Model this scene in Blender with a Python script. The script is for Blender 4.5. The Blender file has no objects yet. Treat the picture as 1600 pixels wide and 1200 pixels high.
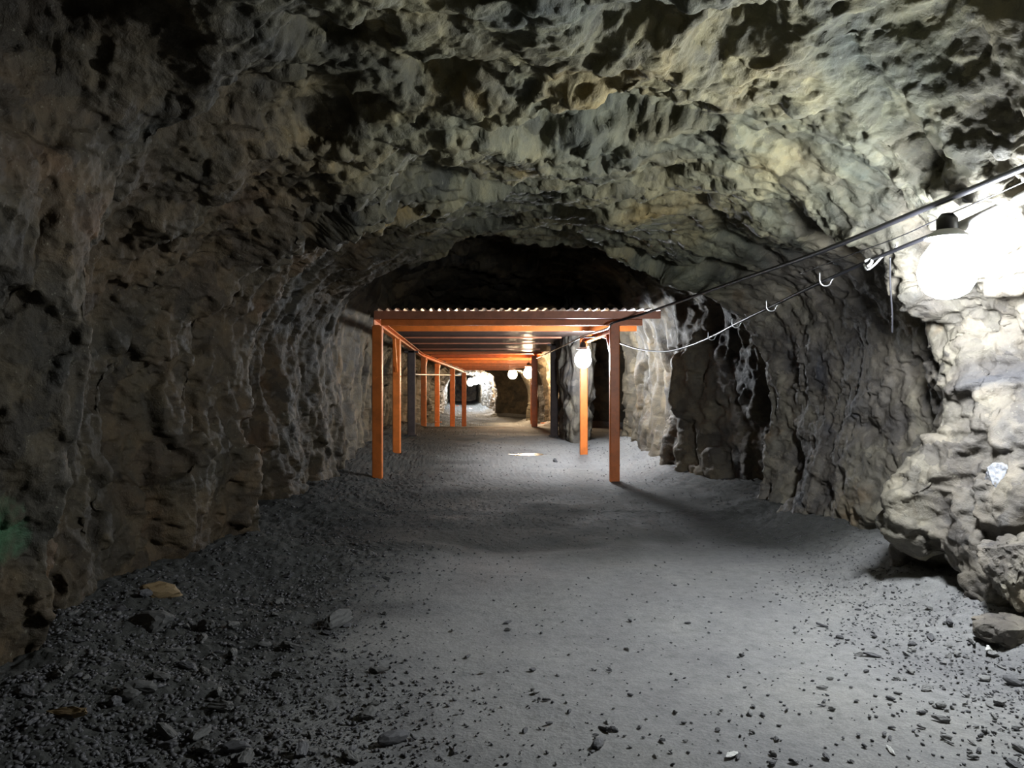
import bpy, math, random
import numpy as np
from mathutils import Vector

random.seed(7)
rng = np.random.default_rng(11)
scene = bpy.context.scene
COL = scene.collection

# ------------------------------------------------------------------ camera, world, exposure
CAM_Z = 1.5
F = 1200.0                                    # focal length in pixels of a 1600 px wide frame
cam_data = bpy.data.cameras.new('camera')
cam_data.sensor_width = 36.0
cam_data.lens = F / 1600.0 * 36.0
cam_data.clip_start = 0.05
cam_data.clip_end = 300
cam = bpy.data.objects.new('camera', cam_data)
cam.location = (0, 0, CAM_Z)
cam.rotation_euler = (math.pi / 2, 0, 0)
COL.objects.link(cam)
scene.camera = cam

world = bpy.data.worlds.new('world')
scene.world = world
world.use_nodes = True
world.node_tree.nodes['Background'].inputs[0].default_value = (0, 0, 0, 1)
world.node_tree.nodes['Background'].inputs[1].default_value = 0.0

scene.view_settings.view_transform = 'Standard'
scene.view_settings.look = 'None'
scene.view_settings.gamma = 1.0
scene.view_settings.use_curve_mapping = False
scene.view_settings.exposure = 0.0
try:
    scene.cycles.max_bounces = 8
    scene.cycles.diffuse_bounces = 2
    scene.cycles.use_denoising = True
    scene.cycles.sample_clamp_indirect = 4.0
except Exception:
    pass

LAMP_POWER = 345.0                              # emission strength of a globe (radiance)


def P(px, py, d):
    """the point of the place that stands d metres in front of the camera at a pixel of the frame"""
    return Vector(((px - 800) / F * d, d, CAM_Z - (py - 600) / F * d))


# ------------------------------------------------------------------ numpy noise
def _hash(ix, iy, iz, k):
    h = (ix.astype(np.uint32) * np.uint32(73856093)) ^ (iy.astype(np.uint32) * np.uint32(19349663)) \
        ^ (iz.astype(np.uint32) * np.uint32(83492791)) ^ np.uint32((k * 2654435761) & 0xffffffff)
    h ^= h >> np.uint32(15)
    h = h * np.uint32(2246822519)
    h ^= h >> np.uint32(13)
    h = h * np.uint32(3266489917)
    h ^= h >> np.uint32(16)
    return h.astype(np.float32) / np.float32(4294967295.0)


def vnoise(p, k=0):
    """value noise in -1..1 at points p (N,3)"""
    p = p.astype(np.float32)
    i = np.floor(p)
    f = p - i
    f = f * f * f * (f * (f * 6 - 15) + 10)
    i = i.astype(np.int32)
    r = 0
    for a in (0, 1):
        wa = f[:, 0] if a else 1 - f[:, 0]
        for b in (0, 1):
            wb = f[:, 1] if b else 1 - f[:, 1]
            for c in (0, 1):
                wc = f[:, 2] if c else 1 - f[:, 2]
                r = r + wa * wb * wc * _hash(i[:, 0] + a, i[:, 1] + b, i[:, 2] + c, k)
    return r * 2 - 1


def fbm(p, octs, k=0, gain=0.5):
    r, a = 0, 1.0
    for o in range(octs):
        r = r + a * vnoise(p * (2.03 ** o) + 17.3 * o, k + o)
        a *= gain
    return r


def fracture(p, k=0, bias=(0, 0, 0), tilt=1.0, pit=0.0, bevel=0.22):
    """broken-rock field: every Voronoi cell is a tilted plane with an offset of its own (about -1..1); neighbours meet in a bevel"""
    p = p.astype(np.float32)
    i = np.floor(p).astype(np.int32)
    n = len(p)
    d1, d2 = np.full(n, 1e9, np.float32), np.full(n, 1e9, np.float32)
    v1, v2 = np.zeros(n, np.float32), np.zeros(n, np.float32)
    for a in (-1, 0, 1):
        for b in (-1, 0, 1):
            for c in (-1, 0, 1):
                cx, cy, cz = i[:, 0] + a, i[:, 1] + b, i[:, 2] + c
                dx = p[:, 0] - cx - (0.1 + 0.8 * _hash(cx, cy, cz, k))
                dy = p[:, 1] - cy - (0.1 + 0.8 * _hash(cx, cy, cz, k + 1))
                dz = p[:, 2] - cz - (0.1 + 0.8 * _hash(cx, cy, cz, k + 2))
                dd = np.sqrt(dx * dx + dy * dy + dz * dz)
                mi = np.nonzero(dd < d2)[0]
                if not len(mi):
                    continue
                ccx, ccy, ccz = cx[mi], cy[mi], cz[mi]
                gx = (_hash(ccx, ccy, ccz, k + 3) * 2 - 1) * tilt + bias[0]
                gy = (_hash(ccx, ccy, ccz, k + 4) * 2 - 1) * tilt + bias[1]
                gz = (_hash(ccx, ccy, ccz, k + 5) * 2 - 1) * tilt + bias[2]
                off = _hash(ccx, ccy, ccz, k + 6) * 2 - 1
                if pit:
                    off = off - pit * (off < -0.62)
                val = off + gx * dx[mi] + gy * dy[mi] + gz * dz[mi]
                dm = dd[mi]
                first = dm < d1[mi]
                f, s_ = mi[first], mi[~first]
                d2[f], v2[f] = d1[f], v1[f]
                d1[f], v1[f] = dm[first], val[first]
                d2[s_], v2[s_] = dm[~first], val[~first]
    t = 0.5 + 0.5 * np.clip((d2 - d1) / bevel, 0, 1)
    return v1 * t + v2 * (1 - t)


def smooth(a, b, x):
    t = np.clip((x - a) / (b - a), 0, 1)
    return t * t * (3 - 2 * t)


# ------------------------------------------------------------------ the shape of the tunnel
def table(pairs):
    a = np.array(pairs, float)
    return lambda d: np.interp(d, a[:, 0], a[:, 1])


XR = table([(-9, 2.6), (0, 2.75), (2.5, 3.1), (3.6, 3.25), (4.15, 3.12), (4.6, 2.99), (5.0, 3.14), (5.35, 2.94), (5.6, 2.95), (5.9, 3.3), (6.6, 3.2),
            (7.6, 3.1), (8.4, 3.1), (8.8, 2.85), (9.1, 3.3), (9.8, 3.4), (10.9, 3.2), (11.8, 2.68), (12.6, 2.62), (13.2, 2.72),
            (15, 2.75), (18, 2.75), (19.4, 3.6), (21, 5.2), (25.2, 5.2), (26.0, 1.6), (26.5, 1.5), (29, 1.35), (33, 1.3), (38, 1.0), (40, 0.8), (41, 1.1),
            (44, 1.5), (46.0, 1.5), (46.9, -0.9), (49, -0.95), (51, -1.05), (55, -1.5), (62, -2.1), (75, -3.1), (90, -4.2)])
XL = table([(-9, -2.4), (0, -2.4), (3.0, -2.3), (3.75, -2.22), (3.95, -2.5), (4.6, -2.72), (5.4, -2.68), (6.2, -2.5), (6.85, -2.34),
            (7.1, -2.7), (7.6, -3.1), (8.4, -3.0), (9.0, -2.62), (10, -2.6), (11, -2.62), (12, -2.7), (15, -3.0), (20, -3.5),
            (25, -3.75), (30, -3.7), (36, -3.6), (46, -4.2), (60, -5.2), (75, -6.3), (90, -7.4)])
ZC = table([(-9, 3.0), (2, 3.25), (3.2, 3.28), (4.0, 3.2), (5, 3.15), (6, 3.12), (7.5, 3.2), (9, 3.25), (9.8, 3.3), (10.6, 3.8), (12, 4.0),
            (16, 3.9), (22, 3.7), (26, 3.3), (30, 2.9), (36, 2.45), (46, 2.4), (90, 2.3)])
ZF = table([(-9, 0), (11.8, 0), (15.3, 0.1), (20.3, 0.11), (25.8, 0.05), (26.5, 0.02), (35, -0.48), (90, -0.5)])

BULGES = [  # centre, radius, inward push
    (P(1100, 385, 8.6), 1.0, 0.30), (P(960, 300, 7.0), 0.9, 0.16), (P(1470, 800, 5.1), 0.5, 0.20), (P(1250, 300, 6.4), 0.7, 0.15),
    (P(1470, 20, 3.4), 0.7, -0.5), (P(140, 75, 3.05), 0.42, -0.5), (P(1150, 88, 3.85), 0.26, -0.42), (P(690, 130, 4.25), 0.2, -0.28), (P(1440, 905, 5.25), 0.28, -0.5), (P(1000, 40, 3.65), 0.24, -0.45),
    (P(760, 150, 4.6), 0.35, 0.10), (P(330, 780, 6.2), 0.6, 0.12), (P(30, 560, 3.7), 0.45, 0.10), (P(120, 900, 4.0), 0.5, 0.14),
    (P(520, 62, 3.75), 0.2, -0.4), (P(1040, 560, 12.2), 0.9, 0.15), (P(430, 690, 8.0), 0.7, -0.25)]


def spacing(knots):
    """rows along the tunnel: finer near the camera"""
    out = []
    for a, b, f in knots:
        y = a
        while y < b:
            out.append(y)
            y += f(y)
    out.append(knots[-1][1])
    return np.array(out)


ROWS = spacing([(-9, 2.2, lambda y: 0.35), (2.2, 3.0, lambda y: 0.03), (3.0, 12.0, lambda y: 0.0025 * y), (12.0, 30.0, lambda y: 0.0045 * y), (30.0, 48.0, lambda y: 0.01 * y),
                (48.0, 90.0, lambda y: 0.5)])


def section_param(n):
    """points of one cross section as (kind, value): lower right wall, arch, lower left wall, equal in length"""
    e = 2.0 / 2.5
    th = np.linspace(0, math.pi, 6000)
    c, s = np.cos(th), np.sin(th)
    x = 2.7 * np.sign(c) * np.abs(c) ** e
    z = 1.9 * np.abs(s) ** e
    L = np.concatenate([[0], np.cumsum(np.hypot(np.diff(x), np.diff(z)))])
    low = 1.75
    S = np.linspace(0, 2 * low + L[-1], n)
    h = np.where(S < low, S / low, np.where(S > low + L[-1], (2 * low + L[-1] - S) / low, 1.0))
    t = np.interp(S - low, L, th)
    return h, t, S / S[-1], low / (2 * low + L[-1])


NS = 1100
H_, T_, SP, LOWFRAC = section_param(NS)
e = 2.0 / 2.5


def build_shell():
    D, Hh = np.meshgrid(ROWS, H_, indexing='ij')
    _, Th = np.meshgrid(ROWS, T_, indexing='ij')
    D, Hh, Th = D.ravel(), Hh.ravel(), Th.ravel()
    xr, xl, zc, zf = XR(D), XL(D), ZC(D), ZF(D)
    zs = zf + 1.35
    z0 = zf - 0.4
    c, s = np.cos(Th), np.sin(Th)
    cc = np.sign(c) * np.abs(c) ** e
    ss = np.abs(s) ** e
    xm, hw = (xr + xl) / 2, (xr - xl) / 2
    x = xm + hw * cc
    z = np.where(Hh < 1, z0 + (zs - z0) * Hh, zs + (zc - zs) * ss)
    # walls lean out a little toward the floor
    x = x + np.where(Hh < 1, np.where(c > 0, -0.12, -0.10) * (1 - Hh) * np.clip(D / 2, 0, 1), 0)
    p = np.stack([x, D, z], 1).astype(np.float32)
    # inward normal inside the section
    nx = -np.sign(c) * np.abs(c) ** 1.3
    nz = -np.abs(s) ** 1.3
    nx = np.where(Hh < 1, -np.sign(c), nx)
    nz = np.where(Hh < 1, 0, nz)
    ln = np.hypot(nx, nz) + 1e-6
    nx, nz = nx / ln, nz / ln
    up = np.clip(-nz, 0, 1)                     # 1 on the ceiling, 0 on the walls
    # warp, then layered broken-rock displacement
    w = np.stack([vnoise(p * 1.7, 31), vnoise(p * 1.7, 32), vnoise(p * 1.7, 33)], 1) * 0.16 \
        + np.stack([vnoise(p * 6, 34), vnoise(p * 6, 35), vnoise(p * 6, 36)], 1) * 0.035
    q = p + w.astype(np.float32)
    rough = 0.55 + 0.45 * smooth(-0.5, 0.6, vnoise(p * 0.55, 77))      # some stretches are smoother
    calm = smooth(0.6, 2.4, x) * up                                     # the smoother right shoulder of the ceiling
    rough = rough * (1 - 0.55 * calm)
    rough = rough + 0.5 * smooth(2.0, 2.7, x) * smooth(6.5, 5.5, D)       # blocky wall by the first lamp
    dsp = 0.13 * fbm(p * 0.75, 2, 5)
    # broken blocks: flatter ones on the ceiling, upright ones on the walls
    wall = smooth(0.75, 0.45, up)
    on = up > 0.45
    ow = up < 0.75

    def both(fc, fw):
        r_ = np.zeros(len(p), np.float32)
        vc, vw = np.zeros(len(p), np.float32), np.zeros(len(p), np.float32)
        vc[on] = fc(q[on])
        vw[ow] = fw(q[ow])
        return vc * (1 - wall) + vw * wall
    S3 = lambda *t: np.array(t, np.float32)
    big = both(lambda v: fracture(v * S3(0.75, 0.95, 0.9) + 4.2, 91, (0, 0.15, 0), 0.8, 0.3),
               lambda v: fracture(v * S3(0.8, 1.0, 0.5) + 4.2, 93, (0, 0, 0), 0.9))
    dsp = dsp + 0.10 * big * rough
    a = both(lambda v: fracture(v * S3(1.6, 2.3, 1.8), 101, (0, 0.15, 0), 0.85, 0.9, 0.16),
             lambda v: fracture(v * S3(1.7, 2.1, 1.0), 103, (0, 0, 0), 1.0, 0.0, 0.16))
    dsp = dsp + 0.115 * a * rough
    # bedding: the rock parts along layers, so the surface goes in flat plates with broken edges
    def terrace(h_, T, width=0.3):
        u_ = h_ / T
        fl_ = np.floor(u_)
        fr = u_ - fl_
        return (fl_ + np.clip((fr - 0.5) / width + 0.5, 0, 1)) * T
    tl = 0.10 * p[:, 0] + 0.13 * p[:, 1] + 0.05 * vnoise(p * 2.6, 61) + 0.03 * vnoise(p * 6.1, 62)
    tw = 0.22 * p[:, 1] + 0.12 * p[:, 2] + 0.05 * vnoise(p * 2.6, 63) + 0.03 * vnoise(p * 6.1, 64)
    tt = tl * (1 - wall) + tw * wall
    TT = 0.085 + 0.03 * wall
    bl = 0.7 * smooth(0.8, 0.97, up) + 0.25 * wall
    dsp = dsp * (1 - bl) + bl * (terrace(dsp + tt, TT) - tt)
    for cpt, r, amt in BULGES:
        d2 = ((p[:, 0] - cpt.x) ** 2 + (p[:, 1] - cpt.y) ** 2 + (p[:, 2] - cpt.z) ** 2) / (r * r)
        dsp = dsp + amt * np.exp(-d2 * 1.4) * (1 + 0.25 * a)
    dsp = dsp * np.where(D > 20, 0.75, 1.0)
    p[:, 0] += (nx * dsp).astype(np.float32)
    p[:, 2] += (nz * dsp).astype(np.float32)
    G = p.reshape(len(ROWS), NS, 3)
    fade = np.clip(D / 2, 0, 1)
    near = D < 10

    def relax(G, it):
        for _ in range(it):
            G[1:-1, 1:-1] = 0.5 * G[1:-1, 1:-1] + 0.125 * (G[:-2, 1:-1] + G[2:, 1:-1] + G[1:-1, :-2] + G[1:-1, 2:])
        return G

    def normals(G):
        n_ = np.cross(np.gradient(G, axis=1), np.gradient(G, axis=0))
        n_ /= np.linalg.norm(n_, axis=2, keepdims=True) + 1e-9
        inward = np.stack([nx, np.zeros_like(nx), nz], 1).reshape(G.shape)
        if (n_ * inward).sum() < 0:
            n_ = -n_
        return n_.reshape(-1, 3)
    # every finer layer grows out of the real faces of the coarser one
    G = relax(G, 1)
    n_ = normals(relax(G.copy(), 3))
    p = G.reshape(-1, 3)
    w = np.stack([vnoise(p * 5, 34), vnoise(p * 5, 35), vnoise(p * 5, 36)], 1) * 0.04
    q = p + w
    b = both(lambda v: 0.85 * fracture(v * S3(3.7, 4.8, 4.0) + 9.1, 131, (0, 0, 0), 1.0, 0.25, 0.15),
             lambda v: 1.25 * fracture(v * S3(4.2, 4.6, 3.4) + 9.1, 133, (0, 0, 0), 1.1, 0.5, 0.16))
    p = p + n_ * (0.036 * b * rough * fade)[:, None]
    G = relax(p.reshape(G.shape), 1)
    n_ = normals(relax(G.copy(), 2))
    p = G.reshape(-1, 3)
    q = p + 0.012 * np.stack([vnoise(p * 16, 37), vnoise(p * 16, 38), vnoise(p * 16, 39)], 1)
    g = fracture(q * 11.0 + 3.7, 171, (0, 0, 0), 1.2, 0.4, 0.18)
    p = p + n_ * (0.017 * g * (0.3 + 0.7 * rough) * fade * (1 - 0.75 * smooth(9, 13, D)))[:, None]
    G = p.reshape(G.shape)
    n_ = normals(relax(G.copy(), 1))
    p = G.reshape(-1, 3)
    h = np.zeros(len(p), np.float32)
    h[near] = fracture(p[near] * 29.0 + 1.3, 211, (0, 0, 0), 1.2)
    p = p + n_ * (0.0040 * h * fade)[:, None]
    return p.reshape(len(ROWS), NS, 3).astype(np.float32)


def grid_mesh(name, G, flip=False):
    r, c, _ = G.shape
    me = bpy.data.meshes.new(name)
    me.vertices.add(r * c)
    me.vertices.foreach_set('co', np.ascontiguousarray(G, dtype=np.float32).ravel())
    idx = np.arange(r * c).reshape(r, c)
    q = np.stack([idx[:-1, :-1], idx[:-1, 1:], idx[1:, 1:], idx[1:, :-1]], -1).reshape(-1, 4)
    if flip:
        q = q[:, ::-1]
    n = len(q)
    me.loops.add(n * 4)
    me.polygons.add(n)
    me.loops.foreach_set('vertex_index', np.ascontiguousarray(q, dtype=np.int32).ravel())
    me.polygons.foreach_set('loop_start', np.arange(0, n * 4, 4, dtype=np.int32))
    me.update(calc_edges=True)
    me.validate()
    return me


# ------------------------------------------------------------------ materials
def new_mat(name):
    m = bpy.data.materials.new(name)
    m.use_nodes = True
    nt = m.node_tree
    b = nt.nodes['Principled BSDF']
    return m, nt, b


def nd(nt, t, **kw):
    n = nt.nodes.new(t)
    for k, v in kw.items():
        if k.startswith('in_'):
            n.inputs[k[3:].replace('_', ' ')].default_value = v
        else:
            setattr(n, k, v)
    return n


def ramp(nt, src, stops):
    r = nt.nodes.new('ShaderNodeValToRGB')
    el = r.color_ramp.elements
    while len(el) < len(stops):
        el.new(0.5)
    for k, (pos, colr) in enumerate(stops):
        el[k].position = pos
        el[k].color = (*colr, 1)
    nt.links.new(src, r.inputs[0])
    return r.outputs[0]


def mix(nt, a, b, fac, mode='MIX'):
    m = nt.nodes.new('ShaderNodeMix')
    m.data_type = 'RGBA'
    m.blend_type = mode
    for sock, v in ((m.inputs[0], fac), (m.inputs[6], a), (m.inputs[7], b)):
        if hasattr(v, 'is_output'):
            nt.links.new(v, sock)
        elif isinstance(v, (int, float)):
            sock.default_value = v
        else:
            sock.default_value = (*v, 1)
    return m.outputs[2]


def rock_material(name, cols, green_patch=None, sides=None, bump=0.5, rough=(0.5, 0.85), spec=0.35):
    m, nt, b = new_mat(name)
    tc = nd(nt, 'ShaderNodeTexCoord')
    n1 = nd(nt, 'ShaderNodeTexNoise', in_Scale=1.1, in_Detail=5.0, in_Roughness=0.6, in_Distortion=0.6)
    n2 = nd(nt, 'ShaderNodeTexNoise', in_Scale=7.0, in_Detail=8.0, in_Roughness=0.65, in_Distortion=0.4)
    n3 = nd(nt, 'ShaderNodeTexNoise', in_Scale=45.0, in_Detail=6.0, in_Roughness=0.7)
    vo = nd(nt, 'ShaderNodeTexVoronoi', in_Scale=5.0)
    v2 = nd(nt, 'ShaderNodeTexVoronoi', in_Scale=26.0)
    warp = nd(nt, 'ShaderNodeVectorMath', operation='MULTIPLY_ADD')
    warp.inputs[1].default_value = (0.25, 0.25, 0.25)
    L = nt.links
    for n in (n1, n2, n3):
        L.new(tc.outputs['Object'], n.inputs['Vector'])
    L.new(n2.outputs['Color'], warp.inputs[0])
    L.new(tc.outputs['Object'], warp.inputs[2])
    L.new(warp.outputs[0], vo.inputs['Vector'])
    L.new(warp.outputs[0], v2.inputs['Vector'])
    stops = (0.28, 0.45, 0.58, 0.72)
    base = ramp(nt, n1.outputs['Fac'], list(zip(stops, cols)))
    if sides:                                   # rock tones per side; the left is also darkened for lamp falloff
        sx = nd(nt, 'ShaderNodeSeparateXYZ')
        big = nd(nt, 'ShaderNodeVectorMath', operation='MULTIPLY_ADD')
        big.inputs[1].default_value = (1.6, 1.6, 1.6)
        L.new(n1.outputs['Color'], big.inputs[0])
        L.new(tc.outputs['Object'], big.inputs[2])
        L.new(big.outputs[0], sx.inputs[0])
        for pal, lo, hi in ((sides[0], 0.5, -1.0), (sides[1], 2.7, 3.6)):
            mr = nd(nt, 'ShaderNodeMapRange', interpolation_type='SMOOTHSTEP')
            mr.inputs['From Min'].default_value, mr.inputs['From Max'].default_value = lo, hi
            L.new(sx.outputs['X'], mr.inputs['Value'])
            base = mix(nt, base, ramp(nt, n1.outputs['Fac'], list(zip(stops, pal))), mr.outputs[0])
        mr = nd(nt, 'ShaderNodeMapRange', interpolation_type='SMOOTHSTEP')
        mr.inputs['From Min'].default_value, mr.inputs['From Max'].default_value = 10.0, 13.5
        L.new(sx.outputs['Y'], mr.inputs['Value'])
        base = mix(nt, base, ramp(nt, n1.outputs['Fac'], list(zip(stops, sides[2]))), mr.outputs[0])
    cell = nd(nt, 'ShaderNodeSeparateColor')
    L.new(vo.outputs['Color'], cell.inputs[0])
    cellr = ramp(nt, cell.outputs[0], [(0.0, (0.55, 0.55, 0.58)), (0.5, (0.9, 0.9, 0.88)), (1.0, (1.3, 1.28, 1.2))])
    base = mix(nt, base, cellr, 0.8, 'MULTIPLY')
    v = ramp(nt, n2.outputs['Fac'], [(0.3, (0.6, 0.6, 0.62)), (0.5, (1, 1, 1)), (0.7, (1.35, 1.32, 1.25))])
    base = mix(nt, base, v, 0.8, 'MULTIPLY')
    # pale mineral veins
    vein = ramp(nt, n3.outputs['Fac'], [(0.62, (0, 0, 0)), (0.72, (0.5, 0.5, 0.5))])
    base = mix(nt, base, cols[4], vein)
    if green_patch:  # green patch around one point
        centre, rad, colr = green_patch
        dist = nd(nt, 'ShaderNodeVectorMath', operation='DISTANCE')
        L.new(warp.outputs[0], dist.inputs[0])
        dist.inputs[1].default_value = centre
        mk = ramp(nt, dist.outputs['Value'], [(rad * 0.35, (1, 1, 1)), (rad, (0, 0, 0))])
        base = mix(nt, base, colr, mk)
    L.new(base, b.inputs['Base Color'])
    rr = nd(nt, 'ShaderNodeMapRange', in_To_Min=rough[0], in_To_Max=rough[1])
    rr.inputs['From Min'].default_value = 0.3
    rr.inputs['From Max'].default_value = 0.7
    L.new(n2.outputs['Fac'], rr.inputs['Value'])
    L.new(rr.outputs[0], b.inputs['Roughness'])
    b.inputs['Specular IOR Level'].default_value = spec
    add = nd(nt, 'ShaderNodeMath', operation='MULTIPLY_ADD')
    L.new(v2.outputs['Distance'], add.inputs[0])
    add.inputs[1].default_value = 0.6
    L.new(n3.outputs['Fac'], add.inputs[2])
    bp = nd(nt, 'ShaderNodeBump', in_Strength=bump, in_Distance=0.02)
    L.new(add.outputs[0], bp.inputs['Height'])
    L.new(bp.outputs[0], b.inputs['Normal'])
    return m


M = {}
PAL_C = [(0.062, 0.072, 0.062), (0.132, 0.130, 0.088), (0.180, 0.160, 0.092), (0.235, 0.175, 0.072), (0.36, 0.36, 0.27)]
PAL_R = [(0.06, 0.062, 0.072), (0.135, 0.12, 0.102), (0.175, 0.16, 0.128), (0.19, 0.135, 0.08), (0.36, 0.35, 0.30)]
PAL_L = [(0.021, 0.021, 0.017), (0.050, 0.040, 0.024), (0.068, 0.048, 0.027), (0.085, 0.047, 0.022), (0.14, 0.13, 0.10)]  # brown left rock, darkened to paint in its distance from the lamp
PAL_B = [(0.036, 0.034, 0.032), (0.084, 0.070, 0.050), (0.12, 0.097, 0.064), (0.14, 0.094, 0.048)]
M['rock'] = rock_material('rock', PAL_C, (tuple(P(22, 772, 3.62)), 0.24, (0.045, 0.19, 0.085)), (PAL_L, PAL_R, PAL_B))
M['rock_right'] = rock_material('rock_right', PAL_R)
M['rock_dark'] = rock_material('rock_dark', [(0.07, 0.07, 0.08), (0.15, 0.12, 0.10), (0.19, 0.15, 0.11), (0.22, 0.16, 0.09), (0.4, 0.38, 0.3)])


def floor_material():
    m, nt, b = new_mat('trodden_gravel')
    tc = nd(nt, 'ShaderNodeTexCoord')
    L = nt.links
    n1 = nd(nt, 'ShaderNodeTexNoise', in_Scale=0.9, in_Detail=5.0, in_Roughness=0.6, in_Distortion=0.5)
    n2 = nd(nt, 'ShaderNodeTexNoise', in_Scale=14.0, in_Detail=8.0, in_Roughness=0.7)
    n3 = nd(nt, 'ShaderNodeTexNoise', in_Scale=120.0, in_Detail=4.0, in_Roughness=0.7)
    v = nd(nt, 'ShaderNodeTexVoronoi', in_Scale=48.0)
    for n in (n1, n2, n3, v):
        L.new(tc.outputs['Object'], n.inputs['Vector'])
    base = ramp(nt, n1.outputs['Fac'], [(0.3, (0.15, 0.15, 0.153)), (0.5, (0.205, 0.205, 0.203)), (0.7, (0.24, 0.237, 0.226))])
    base = mix(nt, base, ramp(nt, n2.outputs['Fac'], [(0.3, (0.7, 0.7, 0.7)), (0.5, (1, 1, 1)), (0.7, (1.2, 1.2, 1.18))]), 0.8, 'MULTIPLY')
    base = mix(nt, base, ramp(nt, n3.outputs['Fac'], [(0.3, (0.65, 0.65, 0.68)), (0.6, (1.1, 1.1, 1.08))]), 0.8, 'MULTIPLY')
    # dark broken rubble along the left side and before the canopy, deepened there as painted shade between the lamps; trodden pale dust elsewhere
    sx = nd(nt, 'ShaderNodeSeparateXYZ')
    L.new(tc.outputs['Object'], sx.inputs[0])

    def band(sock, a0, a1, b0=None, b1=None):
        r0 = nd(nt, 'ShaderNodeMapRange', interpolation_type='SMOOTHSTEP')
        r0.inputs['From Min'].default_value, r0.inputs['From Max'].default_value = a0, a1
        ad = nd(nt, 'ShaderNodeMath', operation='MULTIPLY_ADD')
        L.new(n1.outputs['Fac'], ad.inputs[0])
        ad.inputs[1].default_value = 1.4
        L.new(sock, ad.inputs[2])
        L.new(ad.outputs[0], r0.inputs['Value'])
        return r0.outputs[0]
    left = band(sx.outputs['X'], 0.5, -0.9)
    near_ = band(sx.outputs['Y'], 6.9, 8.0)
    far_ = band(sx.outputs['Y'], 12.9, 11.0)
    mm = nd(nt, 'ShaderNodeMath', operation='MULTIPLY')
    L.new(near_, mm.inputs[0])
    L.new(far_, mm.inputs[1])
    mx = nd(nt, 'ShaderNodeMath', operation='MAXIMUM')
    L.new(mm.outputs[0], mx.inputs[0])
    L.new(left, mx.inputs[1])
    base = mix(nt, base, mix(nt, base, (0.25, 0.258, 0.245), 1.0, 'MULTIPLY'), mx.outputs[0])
    L.new(base, b.inputs['Base Color'])
    rr = nd(nt, 'ShaderNodeMapRange', in_To_Min=0.75, in_To_Max=0.95)
    rr.inputs['From Min'].default_value = 0.35
    rr.inputs['From Max'].default_value = 0.6
    L.new(n1.outputs['Fac'], rr.inputs['Value'])
    L.new(rr.outputs[0], b.inputs['Roughness'])
    s = nd(nt, 'ShaderNodeMath', operation='ADD')
    L.new(n3.outputs['Fac'], s.inputs[0])
    L.new(v.outputs['Distance'], s.inputs[1])
    b.inputs['Specular IOR Level'].default_value = 0.25
    bp = nd(nt, 'ShaderNodeBump', in_Strength=0.45, in_Distance=0.008)
    L.new(s.outputs[0], bp.inputs['Height'])
    L.new(bp.outputs[0], b.inputs['Normal'])
    return m


M['floor'] = floor_material()


def plain(name, colr, rough=0.5, metal=0.0, spec=0.5, grime=0.3, scale=6.0, bump=0.1):
    m, nt, b = new_mat(name)
    tc = nd(nt, 'ShaderNodeTexCoord')
    n = nd(nt, 'ShaderNodeTexNoise', in_Scale=scale, in_Detail=7.0, in_Roughness=0.65)
    nt.links.new(tc.outputs['Object'], n.inputs['Vector'])
    v = ramp(nt, n.outputs['Fac'], [(0.3, (1 - grime,) * 3), (0.6, (1, 1, 1))])
    nt.links.new(mix(nt, colr, v, 1.0, 'MULTIPLY'), b.inputs['Base Color'])
    b.inputs['Roughness'].default_value = rough
    b.inputs['Metallic'].default_value = metal
    b.inputs['Specular IOR Level'].default_value = spec
    bp = nd(nt, 'ShaderNodeBump', in_Strength=bump, in_Distance=0.01)
    nt.links.new(n.outputs['Fac'], bp.inputs['Height'])
    nt.links.new(bp.outputs[0], b.inputs['Normal'])
    return m


M['orange'] = plain('orange_paint', (0.72, 0.185, 0.03), 0.42, grime=0.3)
M['roof'] = plain('roof_steel', (0.23, 0.17, 0.15), 0.3, metal=0.75, grime=0.35)
M['roof_rust'] = plain('painted_roof_steel', (0.42, 0.16, 0.085), 0.4, metal=0.2, grime=0.35)
M['dark_wood'] = plain('dark_post', (0.06, 0.042, 0.038), 0.7, grime=0.5)
M['rubber'] = plain('black_cable', (0.018, 0.018, 0.022), 0.4, grime=0.2)
M['white_pvc'] = plain('white_sleeve', (0.75, 0.75, 0.73), 0.4, grime=0.15)
M['steel'] = plain('bright_steel', (0.7, 0.7, 0.7), 0.3, metal=0.9, grime=0.2)
M['pale_pipe'] = plain('pale_pipe', (0.6, 0.52, 0.45), 0.4, grime=0.2)
M['stone_dark'] = plain('dark_stone', (0.085, 0.085, 0.09), 0.7, grime=0.4, scale=20)
M['stone_mid'] = plain('rubble_stone', (0.10, 0.10, 0.096), 0.8, grime=0.45, scale=20)
M['stone_grey'] = plain('grey_stone', (0.19, 0.19, 0.185), 0.7, grime=0.4, scale=20)
M['stone_pale'] = plain('pale_stone', (0.6, 0.6, 0.57), 0.6, grime=0.25, scale=20)
M['stone_ochre'] = plain('ochre_stone', (0.24, 0.17, 0.085), 0.7, grime=0.35, scale=20)
M['quartz'] = plain('quartz', (0.36, 0.37, 0.40), 0.25, grime=0.6, scale=30, bump=0.6)
mw, ntw, bw = new_mat('puddle_water')
bw.inputs['Base Color'].default_value = (0.03, 0.03, 0.032, 1)
bw.inputs['Roughness'].default_value = 0.22
M['water'] = mw


def glow_mat(name, colr, strength):
    m = bpy.data.materials.new(name)
    m.use_nodes = True
    nt = m.node_tree
    nt.nodes.clear()
    o = nt.nodes.new('ShaderNodeOutputMaterial')
    em = nt.nodes.new('ShaderNodeEmission')
    em.inputs[0].default_value = (*colr, 1)
    em.inputs[1].default_value = strength
    nt.links.new(em.outputs[0], o.inputs[0])
    return m


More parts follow.
